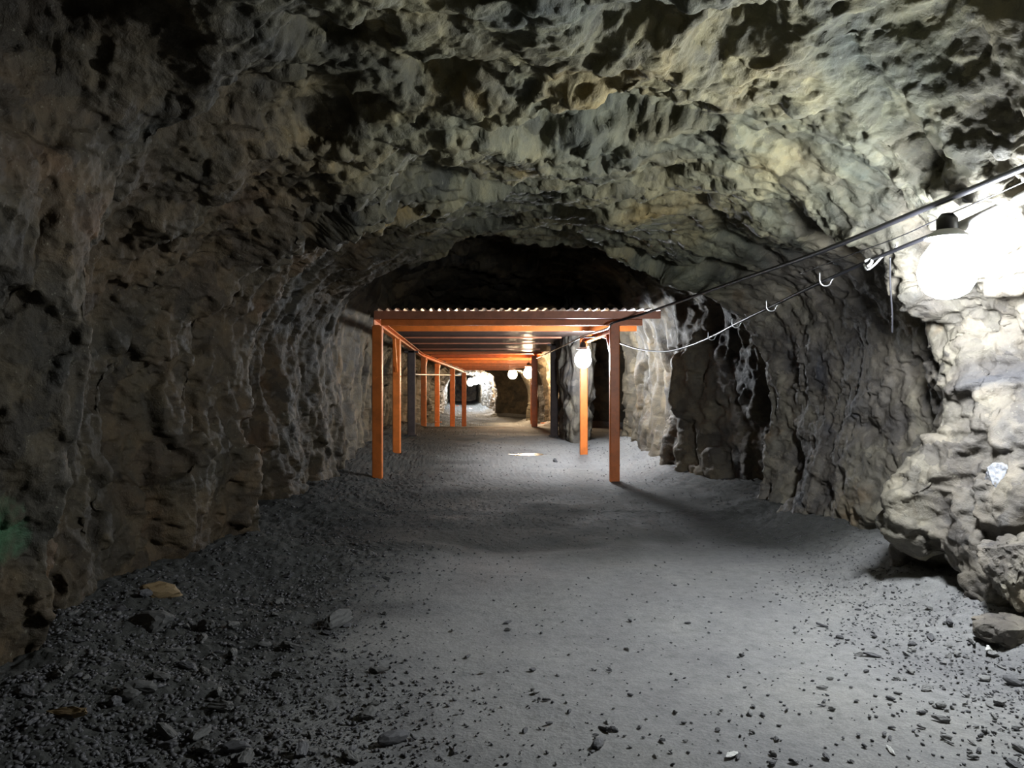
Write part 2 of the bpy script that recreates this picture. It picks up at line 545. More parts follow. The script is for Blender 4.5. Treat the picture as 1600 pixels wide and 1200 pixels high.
# ------------------------------------------------------------------ mesh helpers
class MB:
    def __init__(self):
        self.v, self.f = [], []

    def add(self, vs, fs):
        k = len(self.v)
        self.v += [tuple(v) for v in vs]
        self.f += [tuple(i + k for i in f) for f in fs]

    def bar(self, a, b, w, h, up=(0, 0, 1), bev=0.008):
        """a rolled steel bar from a to b, w wide and h high, edges chamfered"""
        a, b = Vector(a), Vector(b)
        t = (b - a).normalized()
        u = Vector(up)
        if abs(t.dot(u)) > 0.95:
            u = Vector((0, 1, 0))
        s = t.cross(u).normalized()
        u = s.cross(t).normalized()
        w, h = w / 2, h / 2
        prof = [(-w + bev, -h), (w - bev, -h), (w, -h + bev), (w, h - bev), (w - bev, h), (-w + bev, h), (-w, h - bev), (-w, -h + bev)]
        vs = [a + s * x + u * z for x, z in prof] + [b + s * x + u * z for x, z in prof]
        fs = [(i, (i + 1) % 8, 8 + (i + 1) % 8, 8 + i) for i in range(8)] + [tuple(range(7, -1, -1)), tuple(range(8, 16))]
        self.add(vs, fs)

    def channel(self, a, b, w, h, t=0.012, open_dir=(1, 0, 0)):
        """a C-section from a to b: web and two flanges; the open side faces open_dir"""
        a, b = Vector(a), Vector(b)
        ax = (b - a).normalized()
        o = Vector(open_dir)
        o = (o - ax * o.dot(ax)).normalized()
        s = ax.cross(o).normalized()
        prof = [(-w / 2, -h / 2), (w / 2, -h / 2), (w / 2, -h / 2 + t), (-w / 2 + t, -h / 2 + t), (-w / 2 + t, h / 2 - t), (w / 2, h / 2 - t), (w / 2, h / 2), (-w / 2, h / 2)]
        vs = [a + o * x + s * z for x, z in prof] + [b + o * x + s * z for x, z in prof]
        fs = [(i, (i + 1) % 8, 8 + (i + 1) % 8, 8 + i) for i in range(8)]
        for k in (0, 8):
            fs += [(k, k + 1, k + 2, k + 3), (k, k + 3, k + 4, k + 7), (k + 4, k + 5, k + 6, k + 7)]
        self.add(vs, fs)

    def tube(self, pts, r, n=10):
        pts = [Vector(p) for p in pts]
        rings = []
        for i, p in enumerate(pts):
            t = (pts[min(i + 1, len(pts) - 1)] - pts[max(i - 1, 0)]).normalized()
            u = Vector((0, 0, 1)) if abs(t.z) < 0.9 else Vector((1, 0, 0))
            s = t.cross(u).normalized()
            u = s.cross(t)
            rr = r[i] if hasattr(r, '__len__') else r
            rings.append([p + (s * math.cos(2 * math.pi * k / n) + u * math.sin(2 * math.pi * k / n)) * rr for k in range(n)])
        vs = [v for ring in rings for v in ring]
        fs = []
        for i in range(len(rings) - 1):
            for k in range(n):
                fs.append((i * n + k, i * n + (k + 1) % n, (i + 1) * n + (k + 1) % n, (i + 1) * n + k))
        fs += [tuple(range(n - 1, -1, -1)), tuple((len(rings) - 1) * n + k for k in range(n))]
        self.add(vs, fs)

    def lathe(self, prof, o, n=24):
        """profile of (radius, z) turned about the vertical through o"""
        o = Vector(o)
        vs, fs = [], []
        for r, z in prof:
            for k in range(n):
                vs.append(o + Vector((r * math.cos(2 * math.pi * k / n), r * math.sin(2 * math.pi * k / n), z)))
        for i in range(len(prof) - 1):
            for k in range(n):
                fs.append((i * n + k, i * n + (k + 1) % n, (i + 1) * n + (k + 1) % n, (i + 1) * n + k))
        fs += [tuple(range(n - 1, -1, -1)), tuple((len(prof) - 1) * n + k for k in range(n))]
        self.add(vs, fs)

    def build(self, name, mat, parent=None, smooth_=False):
        me = bpy.data.meshes.new(name)
        off = parent.location if parent else Vector((0, 0, 0))
        me.from_pydata([tuple(Vector(v) - off) for v in self.v], [], self.f)
        me.update()
        if smooth_:
            me.polygons.foreach_set('use_smooth', [True] * len(me.polygons))
        me.materials.append(mat)
        o = bpy.data.objects.new(name, me)
        COL.objects.link(o)
        if parent:
            o.parent = parent
        return o


def thing(name, label, cat, loc, group=None):
    o = bpy.data.objects.new(name, None)
    o.empty_display_size = 0.1
    o.location = loc
    COL.objects.link(o)
    return tag(o, label, cat, group)


def tag(o, label=None, cat=None, group=None, kind=None):
    for k, v in (('label', label), ('category', cat), ('group', group), ('kind', kind)):
        if v:
            o[k] = v
    return o


def spline(pts, n=12):
    """Catmull-Rom through the points"""
    pts = [Vector(p) for p in pts]
    q = [pts[0] * 2 - pts[1]] + pts + [pts[-1] * 2 - pts[-2]]
    out = []
    for i in range(1, len(q) - 2):
        for k in range(n):
            t = k / n
            a, b, c, d = q[i - 1], q[i], q[i + 1], q[i + 2]
            out.append(0.5 * ((2 * b) + (c - a) * t + (2 * a - 5 * b + 4 * c - d) * t * t + (3 * b - a - 3 * c + d) * t ** 3))
    out.append(pts[-1])
    return out


# ------------------------------------------------------------------ rock shell: walls and ceiling
shell = build_shell()
iR = int(NS * 0.31)
iL = int(NS * 0.69)
for nm, lo, hi, mt, lab in (('wall_right', 0, iR, 'rock_right', 'rough broken grey rock wall beside the lamps'),
                            ('ceiling', iR, iL, 'rock_ceiling', 'low ceiling of broken layered rock over the tunnel'),
                            ('wall_left', iL, NS - 1, 'rock_left', 'dim brown rock wall with vertical ribs')):
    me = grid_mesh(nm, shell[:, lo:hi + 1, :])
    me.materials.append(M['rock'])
    o = bpy.data.objects.new(nm, me)
    COL.objects.link(o)
    tag(o, lab, 'rock wall' if 'wall' in nm else 'rock ceiling', kind='structure')


def end_wall(name, y, label):
    xr, xl, zc, zf = float(XR(y)) + 1, float(XL(y)) - 1, float(ZC(y)) + 1, float(ZF(y)) - 0.6
    xs, zs = np.linspace(xl, xr, 60), np.linspace(zf, zc, 40)
    X, Z = np.meshgrid(xs, zs, indexing='ij')
    p = np.stack([X.ravel(), np.full(X.size, y), Z.ravel()], 1)
    p[:, 1] += 0.25 * fracture(p * 1.5, 301)
    me = grid_mesh(name, p.reshape(60, 40, 3))
    me.materials.append(M['rock_dark'])
    o = bpy.data.objects.new(name, me)
    COL.objects.link(o)
    tag(o, label, 'rock wall', kind='structure')


end_wall('wall_back', -8.7, 'rock face closing the tunnel behind the viewer')
end_wall('wall_far', 89.0, 'rock face at the far end of the tunnel')


# ------------------------------------------------------------------ floor
def floor_z(x, y):
    x = np.atleast_1d(np.asarray(x, float))
    y = np.atleast_1d(np.asarray(y, float))
    p = np.stack([x, y, np.zeros_like(x)], 1)
    z = ZF(y).copy()
    z += 0.022 * vnoise(p * 0.9, 401) + 0.012 * vnoise(p * 2.6, 402)
    # talus against the walls
    dr = XR(y) - x
    dl = x - XL(y)
    z += 0.20 * smooth(0.85, 0.0, dr) ** 1.5 + 0.17 * smooth(1.1, 0.0, dl) ** 1.4
    edge = np.clip(np.maximum(smooth(1.5, 0.2, dr), smooth(2.0, 0.5, dl)), 0.12, 1)
    z += edge * (0.014 * vnoise(p * 7, 403) + 0.010 * vnoise(p * 17, 404))
    # wheel-rut lip across the floor where the trodden surface ends
    lip = smooth(7.0, 7.35, y + 0.35 * vnoise(p * np.array([0.8, 0.2, 1]), 405)) * smooth(9.3, 7.6, y)
    z -= 0.028 * lip * smooth(1.6, 0.4, np.abs(x + 0.2))
    d = np.hypot((x - 0.35) / 0.6, (y - 15.6) / 0.5)
    z -= 0.03 * smooth(1.25, 0.3, d)
    return z


frow = spacing([(-9, 2.2, lambda y: 0.4), (2.2, 12.0, lambda y: 0.0045 * y + 0.001), (12.0, 50.0, lambda y: 0.012 * y), (50.0, 90.0, lambda y: 0.8)])
fn = 620
u = np.linspace(-1, 1, fn)
XX = np.zeros((len(frow), fn))
for k, y in enumerate(frow):
    a, b = float(XL(y)) - 0.7, float(XR(y)) + 0.7
    XX[k] = (a + b) / 2 + (b - a) / 2 * u
YY = np.repeat(frow[:, None], fn, 1)
p3 = np.stack([XX.ravel(), YY.ravel(), np.zeros(XX.size)], 1)
FZ = floor_z(XX.ravel(), YY.ravel())
dr, dl = XR(YY.ravel()) - XX.ravel(), XX.ravel() - XL(YY.ravel())
edge = np.clip(np.maximum(smooth(1.6, 0.3, dr), smooth(2.1, 0.8, dl)), 0.10, 1)
mid = smooth(6.8, 8.5, YY.ravel()) * 0.5
FZ += np.maximum(edge, mid) * 0.010 * fracture(p3 * np.array([22, 26, 1]), 451, (0, 0, 0), 1.0)
me = grid_mesh('floor', np.stack([XX, YY, FZ.reshape(XX.shape)], -1), flip=True)
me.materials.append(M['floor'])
fl = bpy.data.objects.new('floor', me)
COL.objects.link(fl)
tag(fl, 'trodden grey gravel floor running down the tunnel', 'floor', kind='structure')

# rock pillar between the tunnel and the dark side passage
def rock_blob(name, centre, size, mat, k, n=70, amp=0.12):
    th = np.linspace(0, 2 * math.pi, n * 2, endpoint=True)
    ph = np.linspace(0.0, math.pi, n)
    T, Pp = np.meshgrid(th, ph, indexing='ij')
    e1 = 0.6
    cx = np.sign(np.cos(T)) * np.abs(np.cos(T)) ** e1
    cy = np.sign(np.sin(T)) * np.abs(np.sin(T)) ** e1
    sp = np.abs(np.sin(Pp)) ** 0.5
    cz = np.sign(np.cos(Pp)) * np.abs(np.cos(Pp)) ** 0.7
    d = np.stack([cx * sp, cy * sp, cz], -1).reshape(-1, 3)
    p = d * np.array(size) + np.array(centre)
    dsp = amp * (0.8 * fracture(p * 2.1, k, (0, 0, 0), 1.0) + 0.4 * fracture(p * 6.0, k + 20, (0, 0, 0), 1.2) + 0.15 * fracture(p * 15, k + 40))
    nn = d / (np.linalg.norm(d, axis=1, keepdims=True) + 1e-6)
    p = p + nn * dsp[:, None]
    G = p.reshape(n * 2, n, 3)
    G[-1] = G[0]
    me = grid_mesh(name, G - np.array(centre), flip=True)
    me.materials.append(M[mat])
    o = bpy.data.objects.new(name, me)
    o.location = centre
    COL.objects.link(o)
    return o


pil = rock_blob('wall_pillar', (1.62, 19.6, 1.7), (0.36, 1.5, 2.3), 'rock_right', 501, amp=0.14)
tag(pil, 'lit rock pillar behind the right canopy posts', 'rock wall', kind='structure')

# ------------------------------------------------------------------ orange canopies
ORANGE = M['orange']


def corrugated(name, corners, pitch, depth, along, mat, parent, thick=0.004, step=6):
    """corrugated sheet over the quad x0..x1 at y0 and y1 (corners: x0,x1,y0,y1,z0,z1,dx); ribs run along 'x' or 'y'"""
    x0, x1, y0, y1, z0, z1, dx = corners
    wave = [0, 0, .15, 1, 1, .85]
    mb = MB()
    if along == 'y':
        n = int((x1 - x0) / pitch * step)
        xs = [x0 + (x1 - x0) * i / n for i in range(n + 1)]
        top = []
        for y, z, sh in ((y0, z0, 0), (y1, z1, dx)):
            for zz in (0, thick):
                for i, x in enumerate(xs):
                    top.append((x + sh, y, z + zz + depth * wave[i % step]))
        m = n + 1
        fs = []
        for i in range(n):
            fs.append((i, i + 1, 2 * m + i + 1, 2 * m + i))
            fs.append((m + i, 3 * m + i, 3 * m + i + 1, m + i + 1))
            fs.append((i, m + i, m + i + 1, i + 1))
            fs.append((2 * m + i, 2 * m + i + 1, 3 * m + i + 1, 3 * m + i))
        mb.add(top, fs)
    else:
        n = int((y1 - y0) / pitch * step)
        vs = []
        for i in range(n + 1):
            t = i / n
            y, z, sh = y0 + (y1 - y0) * t, z0 + (z1 - z0) * t + depth * wave[i % step], dx * t
            vs += [(x0 + sh, y, z), (x1 + sh, y, z), (x1 + sh, y, z + thick), (x0 + sh, y, z + thick)]
        fs = []
        for i in range(n):
            for k in range(4):
                fs.append((i * 4 + k, i * 4 + (k + 1) % 4, i * 4 + 4 + (k + 1) % 4, i * 4 + 4 + k))
        fs += [(3, 2, 1, 0), tuple(n * 4 + k for k in range(4))]
        mb.add(vs, fs)
    return mb.build(name, mat, parent)


def post(parent, x, y, ztop, w=0.15, dpt=0.13, face=1, mat=None):
    zb = float(floor_z(x, y)[0])
    mb = MB()
    mb.bar((x, y, zb - 0.01), (x, y, ztop), w, dpt, (0, 1, 0), 0.012)
    o = mb.build('post', mat or ORANGE, parent)
    b = MB()
    b.bar((x, y, zb - 0.004), (x, y, zb + 0.016), w + 0.07, dpt + 0.07, (0, 1, 0), 0.004)
    b.build('base_plate', mat or ORANGE, o)
    for sx in (-1, 1):
        for sy in (-1, 1):
            n = MB()
            n.lathe([(0.011, 0.016), (0.011, 0.03), (0.007, 0.034)], (x + sx * (w / 2 + 0.02), y + sy * (dpt / 2 + 0.02), zb), 6)
            n.build('anchor_bolt', M['steel'], o)
    return o


# front canopy
d1, d2, d3, d4 = 11.84, 15.3, 20.3, 25.4
c1 = thing('steel_canopy', 'long orange steel canopy with corrugated roof, its open front nearest the viewer', 'canopy',
           (-0.3, d1, float(floor_z(-0.3, d1)[0])))
xl1, xr1 = (590 - 800) / F * d1, (960 - 800) / F * d1
xl2, xr2 = (620 - 800) / F * d2, (912 - 800) / F * d2
post(c1, xl1, d1, 2.39)
post(c1, xr1, d1, 2.40)
post(c1, xl2, d2, 2.40)
post(c1, xr2, d2, 2.45)
xl4 = (660 - 800) / F * d4
lb = MB()
lb.channel((xl1, d1 - 0.09, 2.445), (xl4, d4, 2.445), 0.10, 0.11, 0.014, (1, 0, 0))
lb.build('side_beam', ORANGE, c1)
rb = MB()
rb.channel((xr1 - 0.02, d1 + 0.08, 2.345), (xr2 - 0.02, d2 - 0.08, 2.345), 0.10, 0.10, 0.014, (-1, 0, 0))
rb.build('side_beam', ORANGE, c1)
f1 = MB()
f1.channel((xl1 + 0.06, d1, 2.452), ((1003 - 800) / F * d1, d1, 2.452), 0.09, 0.10, 0.012, (0, 1, 0))
f1.build('cross_beam', ORANGE, c1)
f2 = MB()
f2.channel((xl2 - 0.12, d2, 2.603), (xr2 + 1.05, d2, 2.603), 0.09, 0.105, 0.012, (0, 1, 0))
f2.build('cross_beam', ORANGE, c1)
for dd in (18.1, d3, 23.0):
    k = MB()
    xx = xl1 + (xl4 - xl1) * (dd - d1) / (d4 - d1)
    zz = 2.66 + (2.56 - 2.66) * (dd - d2) / (d4 - d2)
    k.channel((xx - 0.05, dd, zz - 0.04), (xx + 3.65, dd, zz - 0.04), 0.05, 0.035, 0.008, (0, 1, 0))
    k.build('purlin', M['roof_rust'], c1)
fb = MB()
fb.channel(((585 - 800) / F * 11.4, 11.4, 2.525), ((1032 - 800) / F * 11.4, 11.4, 2.525), 0.06, 0.11, 0.01, (0, 1, 0))
fb.build('front_fascia', M['roof_rust'], c1)
corrugated('roof_sheet', ((585 - 800) / F * 11.3, (1036 - 800) / F * 11.3, 11.28, d2 + 0.1, 2.585, 2.665, -0.22), 0.128, 0.03, 'y', M['roof'], c1)
corrugated('roof_sheet', (xl2 - 0.15, xr2 + 1.0, d2 - 0.05, d4, 2.665, 2.57, -0.62), 0.19, 0.035, 'x', M['roof'], c1)
# knee braces: from the post up to the side beam
for (x, y, sgn) in ((xl1, d1, 1), (xl2, d2, -1), (xl2, d2, 1), (xr1, d1, 1)):
    k = MB()
    dx = (xl4 - xl1) / (d4 - d1) * sgn * 0.55
    k.bar((x, y + sgn * 0.05, 1.75), (x + dx, y + sgn * 0.6, 2.38 if x < 0 else 2.29), 0.06, 0.05, (1, 0, 0), 0.005)
    k.build('knee_brace', ORANGE, c1)

# far canopy, lower and angled to the left of the way on
far = [(662, 25.8), (683, 28.8), (707, 32.0), (725, 35.0)]
c2 = thing('steel_canopy', 'smaller looking orange steel canopy standing farther in, behind the long front canopy', 'canopy',
           (-1.1, 25.8, float(floor_z(-1.1, 25.8)[0])))
zt = lambda d: 2.39 + (2.00 - 2.39) * (d - 25.8) / 9.2
lx = []
for px, d in far:
    x = (px - 800) / F * d
    lx.append(x)
    post(c2, x, d, zt(d), 0.17 if d < 30 else 0.2, 0.14)
post(c2, (835 - 800) / F * 25.8, 25.8, zt(25.8) + 0.05, 0.2, 0.14)
post(c2, 0.94, 35.0, zt(35.0) + 0.05, 0.2, 0.14)
k = MB()
k.channel((lx[0] - 0.03, 25.7, zt(25.7) + 0.06), (lx[-1] + 0.02, 35.1, zt(35.1) + 0.06), 0.11, 0.12, 0.014, (1, 0, 0))
k.build('side_beam', ORANGE, c2)
k = MB()
k.channel((0.76, 25.7, zt(25.7) + 0.11), (0.95, 35.1, zt(35.1) + 0.11), 0.11, 0.12, 0.014, (-1, 0, 0))
k.build('side_beam', ORANGE, c2)
for d in (25.75, 27.3, 28.8, 30.4, 32.0, 33.5, 35.0):
    x0 = lx[0] + (lx[-1] - lx[0]) * (d - 25.8) / 9.2
    k = MB()
    k.channel((x0 - 0.05, d, zt(d) + 0.17), (1.0, d, zt(d) + 0.17), 0.09, 0.10, 0.012, (0, 1, 0))
    k.build('cross_beam', ORANGE, c2)
corrugated('roof_sheet', (lx[0] - 0.1, 1.05, 25.6, 35.2, zt(25.6) + 0.225, zt(35.2) + 0.225, 0.35), 0.2, 0.035, 'x', M['roof_rust'], c2)
for (x, y) in ((lx[0], 25.8), (lx[1], 28.8)):
    k = MB()
    k.bar((x, y + 0.06, zt(y) - 0.6), (x + 0.04, y + 0.6, zt(y + .6)), 0.06, 0.05, (1, 0, 0), 0.005)
    k.build('knee_brace', ORANGE, c2)

# two dark unpainted posts under the third frame
for x, lab, top in (((866 - 800) / F * d3, 'dark unpainted post on the right, in front of the lit rock pillar', 2.56),
                    ((643 - 800) / F * d3, 'dark unpainted post on the left, behind the orange posts of the front canopy', 2.38)):
    zb = float(floor_z(x, d3)[0])
    t = thing('support_post', lab, 'post', (x, d3, zb))
    k = MB()
    w0 = 0.2
    k.bar((x, d3, zb - 0.01), (x, d3, top), w0, 0.16, (0, 1, 0), 0.02)
    k.build('shaft', M['dark_wood'], t)
    k = MB()
    k.bar((x - 0.18, d3, top - 0.03), (x + 0.18, d3, top - 0.03), 0.16, 0.06, (0, 0, 1), 0.01)
    k.build('head_plate', M['dark_wood'], t)
    k = MB()
    k.bar((x - 0.15, d3, zb + 0.015), (x + 0.15, d3, zb + 0.015), 0.22, 0.035, (0, 0, 1), 0.006)
    k.build('foot_plate', M['dark_wood'], t)

# pale pipe along the left wall behind the posts
k = MB()
k.tube(spline([P(646, 585, 21.5), P(668, 585.5, 25.5), P(700, 586, 31), P(719, 587, 35)]), 0.028, 8)
tag(k.build('handrail', M['pale_pipe'], None, True), 'pale horizontal pipe running behind the left orange posts', 'pipe')

# ------------------------------------------------------------------ cables
k = MB()
k.tube(spline([P(1760, 192, 2.9), P(1600, 262, 3.55), P(1440, 328, 4.45), P(1280, 394, 5.85), P(1140, 443, 7.8), P(1010, 489, 10.6),
               Vector((1.50, 11.3, 2.405)), Vector((1.47, 11.9, 2.355)), P(915, 524, 14.4), P(884, 539, 17.4), P(862, 549, 20.0), P(838, 560, 24.6)]), 0.0175, 12)
tag(k.build('cable_conduit', M['rubber'], None, True), 'thick black cable running straight from top right to the canopy roof', 'cable')
k = MB()
k.tube(spline([P(1760, 205, 2.95), P(1600, 284, 3.6), P(1480, 336, 4.3), P(1400, 372, 4.9), P(1310, 405, 5.7), P(1250, 428, 6.5)]), 0.0035, 6)
tag(k.build('wire', M['rubber'], None, True), 'thin dark wire between the thick black cable and the lamp cable', 'wire')

LC = [P(1690, 257, 3.75), P(1600, 302, 3.98), P(1510, 345, 4.22), P(1430, 378, 4.7), P(1350, 411, 5.3), P(1290, 438, 5.85), P(1247, 458, 6.4), P(1205, 479, 7.1), P(1150, 506, 8.4),
      P(1112, 526, 9.6), P(1075, 541, 10.7), P(1040, 549, 11.5), P(1000, 546, 12.3), P(968, 536, 12.9), P(942, 527, 13.3), P(912, 527, 13.55)]
k = MB()
k.tube(spline(LC), 0.013, 10)
cable = k.build('power_cable', M['rubber'], None, True)
tag(cable, 'black lamp cable hung on hooks along the right rock wall, sagging to the canopy', 'cable')
k = MB()
k.tube(spline([P(1690, 262, 3.74), P(1600, 308, 3.97), P(1508, 351, 4.21), P(1500, 354, 4.24)]), 0.032, 12)
k.build('white_sleeve', M['white_pvc'], cable, True)['label'] = 'thick white sleeve on the cable beside the large lamp'
k = MB()
k.tube(spline([P(1350, 413, 5.28), P(1355, 421, 5.2), P(1366, 414, 5.14), P(1380, 400, 5.08), P(1394, 394, 5.0), P(1400, 386, 4.95), P(1402, 378, 4.93)], 8), 0.007, 8)
k.tube(spline([P(1352, 408, 5.25), P(1362, 405, 5.2), P(1361, 412, 5.17), P(1356, 416, 5.19)], 8), 0.011, 8)
k.build('white_tie', M['white_pvc'], cable, True)['label'] = 'twisted white wire tie around the cable'
k = MB()
k.tube(spline([P(1391, 402, 5.05), P(1391, 440, 5.1), P(1394, 490, 5.15), P(1394, 520, 5.2)]), 0.006, 6)
tag(k.build('dangling_wire', M['rubber'], None, True), 'short dark wire hanging straight down left of the large lamp', 'wire')

for (i, lab) in ((5, 'pale J-shaped cable hook first beyond the large lamp on the right wall'), (7, 'pale J-shaped cable hook second beyond the large lamp'),
                 (8, 'pale J-shaped cable hook third beyond the large lamp'), (9, 'pale J-shaped cable hook fourth beyond the large lamp, nearest the canopy')):
    c = LC[i]
    k = MB()
    r = 0.045
    pts = [c + Vector((0.09, 0.02, 0.20)), c + Vector((r * 1.0, 0.01, 0.09)), c + Vector((-r, 0, 0.03))]
    pts = [c + Vector((-r, 0, 0.06)), c + Vector((-r, 0, 0.01))]
    for q in range(0, 6):
        an = math.pi + q / 5 * math.pi
        pts.append(c + Vector((math.cos(an) * r, 0, math.sin(an) * r * 0.95)))
    pts.append(c + Vector((r * 1.6, 0.0, 0.03)))
    pts.append(c + Vector((r * 2.2, 0.03, 0.06)))
    k.tube(spline(pts, 5), 0.006, 8)
    tag(k.build('cable_hook', M['steel'], None, True), lab, 'hook', 'hooks of the lamp cable')

# ------------------------------------------------------------------ lamps
COOL = (0.90, 0.95, 1.0)
WARM = (1.0, 0.74, 0.46)


def lamp(px, py, d, r, top, label, mat):
    c = P(px, py, d)
    t = thing('hanging_lamp', label, 'lamp', tuple(c), 'string of lamps along the right wall')
    k = MB()
    prof = [(0.25 * r, 1.25 * r), (0.55 * r, 1.0 * r), (0.86 * r, 0.55 * r), (1.0 * r, 0.0), (0.93 * r, -0.4 * r), (0.7 * r, -0.78 * r), (0.36 * r, -0.97 * r), (0.05 * r, -1.02 * r)]
    k.lathe([(a, b) for a, b in prof[::-1]], c, 20)
    k.build('bulb', mat, t, True)
    s = MB()
    s.lathe([(0.30 * r, 1.2 * r), (0.36 * r, 1.25 * r), (0.36 * r, 1.9 * r), (0.2 * r, 2.1 * r)], c, 16)
    s.build('socket', M['rubber'], t, True)
    e_ = MB()  # shade added to keep the bulb's upward light off the ceiling
    e_.lathe([(0.36 * r, 1.42 * r), (0.72 * r, 1.2 * r), (0.75 * r, 1.2 * r), (0.75 * r, 1.24 * r), (0.42 * r, 1.5 * r)], c, 24)
    e_.build('added_lamp_shade', M['white_pvc'], t, True)['label'] = 'added shallow white shade holding back upward light'
    w = MB()
    a = c + Vector((0, 0, 2.0 * r))
    b = Vector(top)
    w.tube(spline([a, a.lerp(b, 0.5) + Vector((0.01, 0, 0)), b], 6), 0.006, 8)
    w.build('cord', M['rubber'], t, True)
    return t


g1 = glow_mat('lamp_glow_cool', COOL, LAMP_POWER)
g0 = glow_mat('lamp_glow_bright', COOL, LAMP_POWER * 1.12)
gn = glow_mat('lamp_glow_near', COOL, LAMP_POWER * 1.22)
g2 = glow_mat('lamp_glow_far', COOL, LAMP_POWER)
g3 = glow_mat('lamp_glow_warm', WARM, LAMP_POWER)
lamp(1480, 424, 4.2, 0.15, P(1474, 360, 4.24), 'large dazzling white lamp on the right wall, nearest the viewer', gn)
lamp(911, 562, 13.7, 0.15, P(912, 527, 13.55), 'bright lamp under the front canopy beside the right orange post', g0)
lamp(914, 553, 16.7, 0.13, P(915, 527, 16.7), 'added lamp half hidden behind the second right orange post, brightening the rock pillar', g0)  # extra lamp, added to light the rock pillar
lamp(826, 583, 27.2, 0.18, Vector((0.6, 27.3, 2.42)), 'bright lamp beside the right post of the far canopy', g3)
lamp(801, 585, 37.5, 0.22, Vector((0.05, 37.5, 2.5)), 'small lone lamp in front of the dark rock wall beyond the canopies', g3)
lamp(767, 590, 49.5, 0.22, Vector((-1.36, 49.5, 2.4)), 'rightmost lamp of the bright far cluster, beside yellow rock', g3)
lamp(758, 592, 54.0, 0.24, Vector((-1.89, 54.0, 2.4)), 'second lamp from the right in the bright far cluster', g3)
lamp(750, 594, 59.0, 0.26, Vector((-2.46, 59.0, 2.4)), 'middle lamp of the bright far cluster', g2)
lamp(742, 596, 64.0, 0.28, Vector((-3.09, 64.0, 2.4)), 'second lamp from the left in the bright far cluster', g2)
lamp(735, 598, 70.0, 0.30, Vector((-3.79, 70.0, 2.4)), 'leftmost lamp of the bright far cluster, beside the last canopy post', g2)

# ------------------------------------------------------------------ puddle
pts = []
for q in range(40):
    an = 2 * math.pi * q / 40
    rr = 1 + 0.22 * math.sin(3 * an + 1) + 0.15 * math.sin(5 * an)
    pts.append((0.35 + 0.42 * rr * math.cos(an), 15.6 + 0.22 * rr * math.sin(an) + 0.1 * math.sin(2 * an)))
zw = float(floor_z(0.35, 15.6)[0]) + 0.016
k = MB()
k.add([(x, y, zw) for x, y in pts] + [(x, y, zw - 0.02) for x, y in pts], [tuple(range(40))] + [(i, 40 + i, 40 + (i + 1) % 40, (i + 1) % 40) for i in range(40)])
tag(k.build('puddle', M['water']), 'shallow puddle glinting on the floor under the front canopy', 'puddle')


# ------------------------------------------------------------------ loose stones
def icosphere(sub):
    t = (1 + 5 ** 0.5) / 2
    v = [(-1, t, 0), (1, t, 0), (-1, -t, 0), (1, -t, 0), (0, -1, t), (0, 1, t), (0, -1, -t), (0, 1, -t), (t, 0, -1), (t, 0, 1), (-t, 0, -1), (-t, 0, 1)]
    f = [(0, 11, 5), (0, 5, 1), (0, 1, 7), (0, 7, 10), (0, 10, 11), (1, 5, 9), (5, 11, 4), (11, 10, 2), (10, 7, 6), (7, 1, 8), (3, 9, 4), (3, 4, 2),
         (3, 2, 6), (3, 6, 8), (3, 8, 9), (4, 9, 5), (2, 4, 11), (6, 2, 10), (8, 6, 7), (9, 8, 1)]
    v = [np.array(a) / np.linalg.norm(a) for a in v]
    for _ in range(sub):
        cache, nf = {}, []

        def midp(a, b):
            key = (min(a, b), max(a, b))
            if key not in cache:
                m_ = v[a] + v[b]
                v.append(m_ / np.linalg.norm(m_))
                cache[key] = len(v) - 1
            return cache[key]
        for a, b, c in f:
            ab, bc, ca = midp(a, b), midp(b, c), midp(c, a)
            nf += [(a, ab, ca), (b, bc, ab), (c, ca, bc), (ab, bc, ca)]
        f = nf
    return np.array(v), f


def stone_shape(k, sub=2, flat=0.55, cuts=9):
    """an angular broken stone: a ball cut by random planes"""
    r_ = np.random.default_rng(900 + k)
    v, f = icosphere(sub)
    v = v.copy()
    for _ in range(cuts):
        n = r_.normal(size=3)
        n /= np.linalg.norm(n)
        d = r_.uniform(0.45, 0.8)
        s = v @ n - d
        v = v - np.clip(s, 0, None)[:, None] * n[None]
    v = v * np.array([1.0, r_.uniform(0.55, 0.85), flat * r_.uniform(0.7, 1.2)])
    v += 0.03 * r_.normal(size=v.shape)
    return v, f


protos = []
for q in range(9):
    v, f = stone_shape(q)
    me = bpy.data.meshes.new('stone')
    me.from_pydata([tuple(a) for a in v], [], f)
    me.update()
    protos.append(me)
variants = {}


def stone(x, y, r, mat, label, group=None, k=None, name='stone', sink=0.25, rot=None):
    key = (random.randrange(9) if k is None else k, mat)
    if key not in variants:
        me = protos[key[0]].copy()
        me.materials.clear()
        me.materials.append(M[mat])
        variants[key] = me
    o = bpy.data.objects.new(name, variants[key])
    o.scale = (r * random.uniform(0.95, 1.6), r * random.uniform(0.7, 1.0), r * 0.85)
    o.rotation_euler = rot or (random.uniform(-.25, .25), random.uniform(-.25, .25), random.uniform(0, 6.3))
    o.location = (x, y, float(floor_z(x, y)[0]) + r * 0.5 * (1 - 2 * sink) + 0.002)
    COL.objects.link(o)
    return tag(o, label, 'stone', group)


def ground(px, py):
    d = CAM_Z / ((py - 600) / F)
    for _ in range(4):
        x = (px - 800) / F * d
        d = (CAM_Z - float(floor_z(x, d)[0])) / ((py - 600) / F)
    return (px - 800) / F * d, d


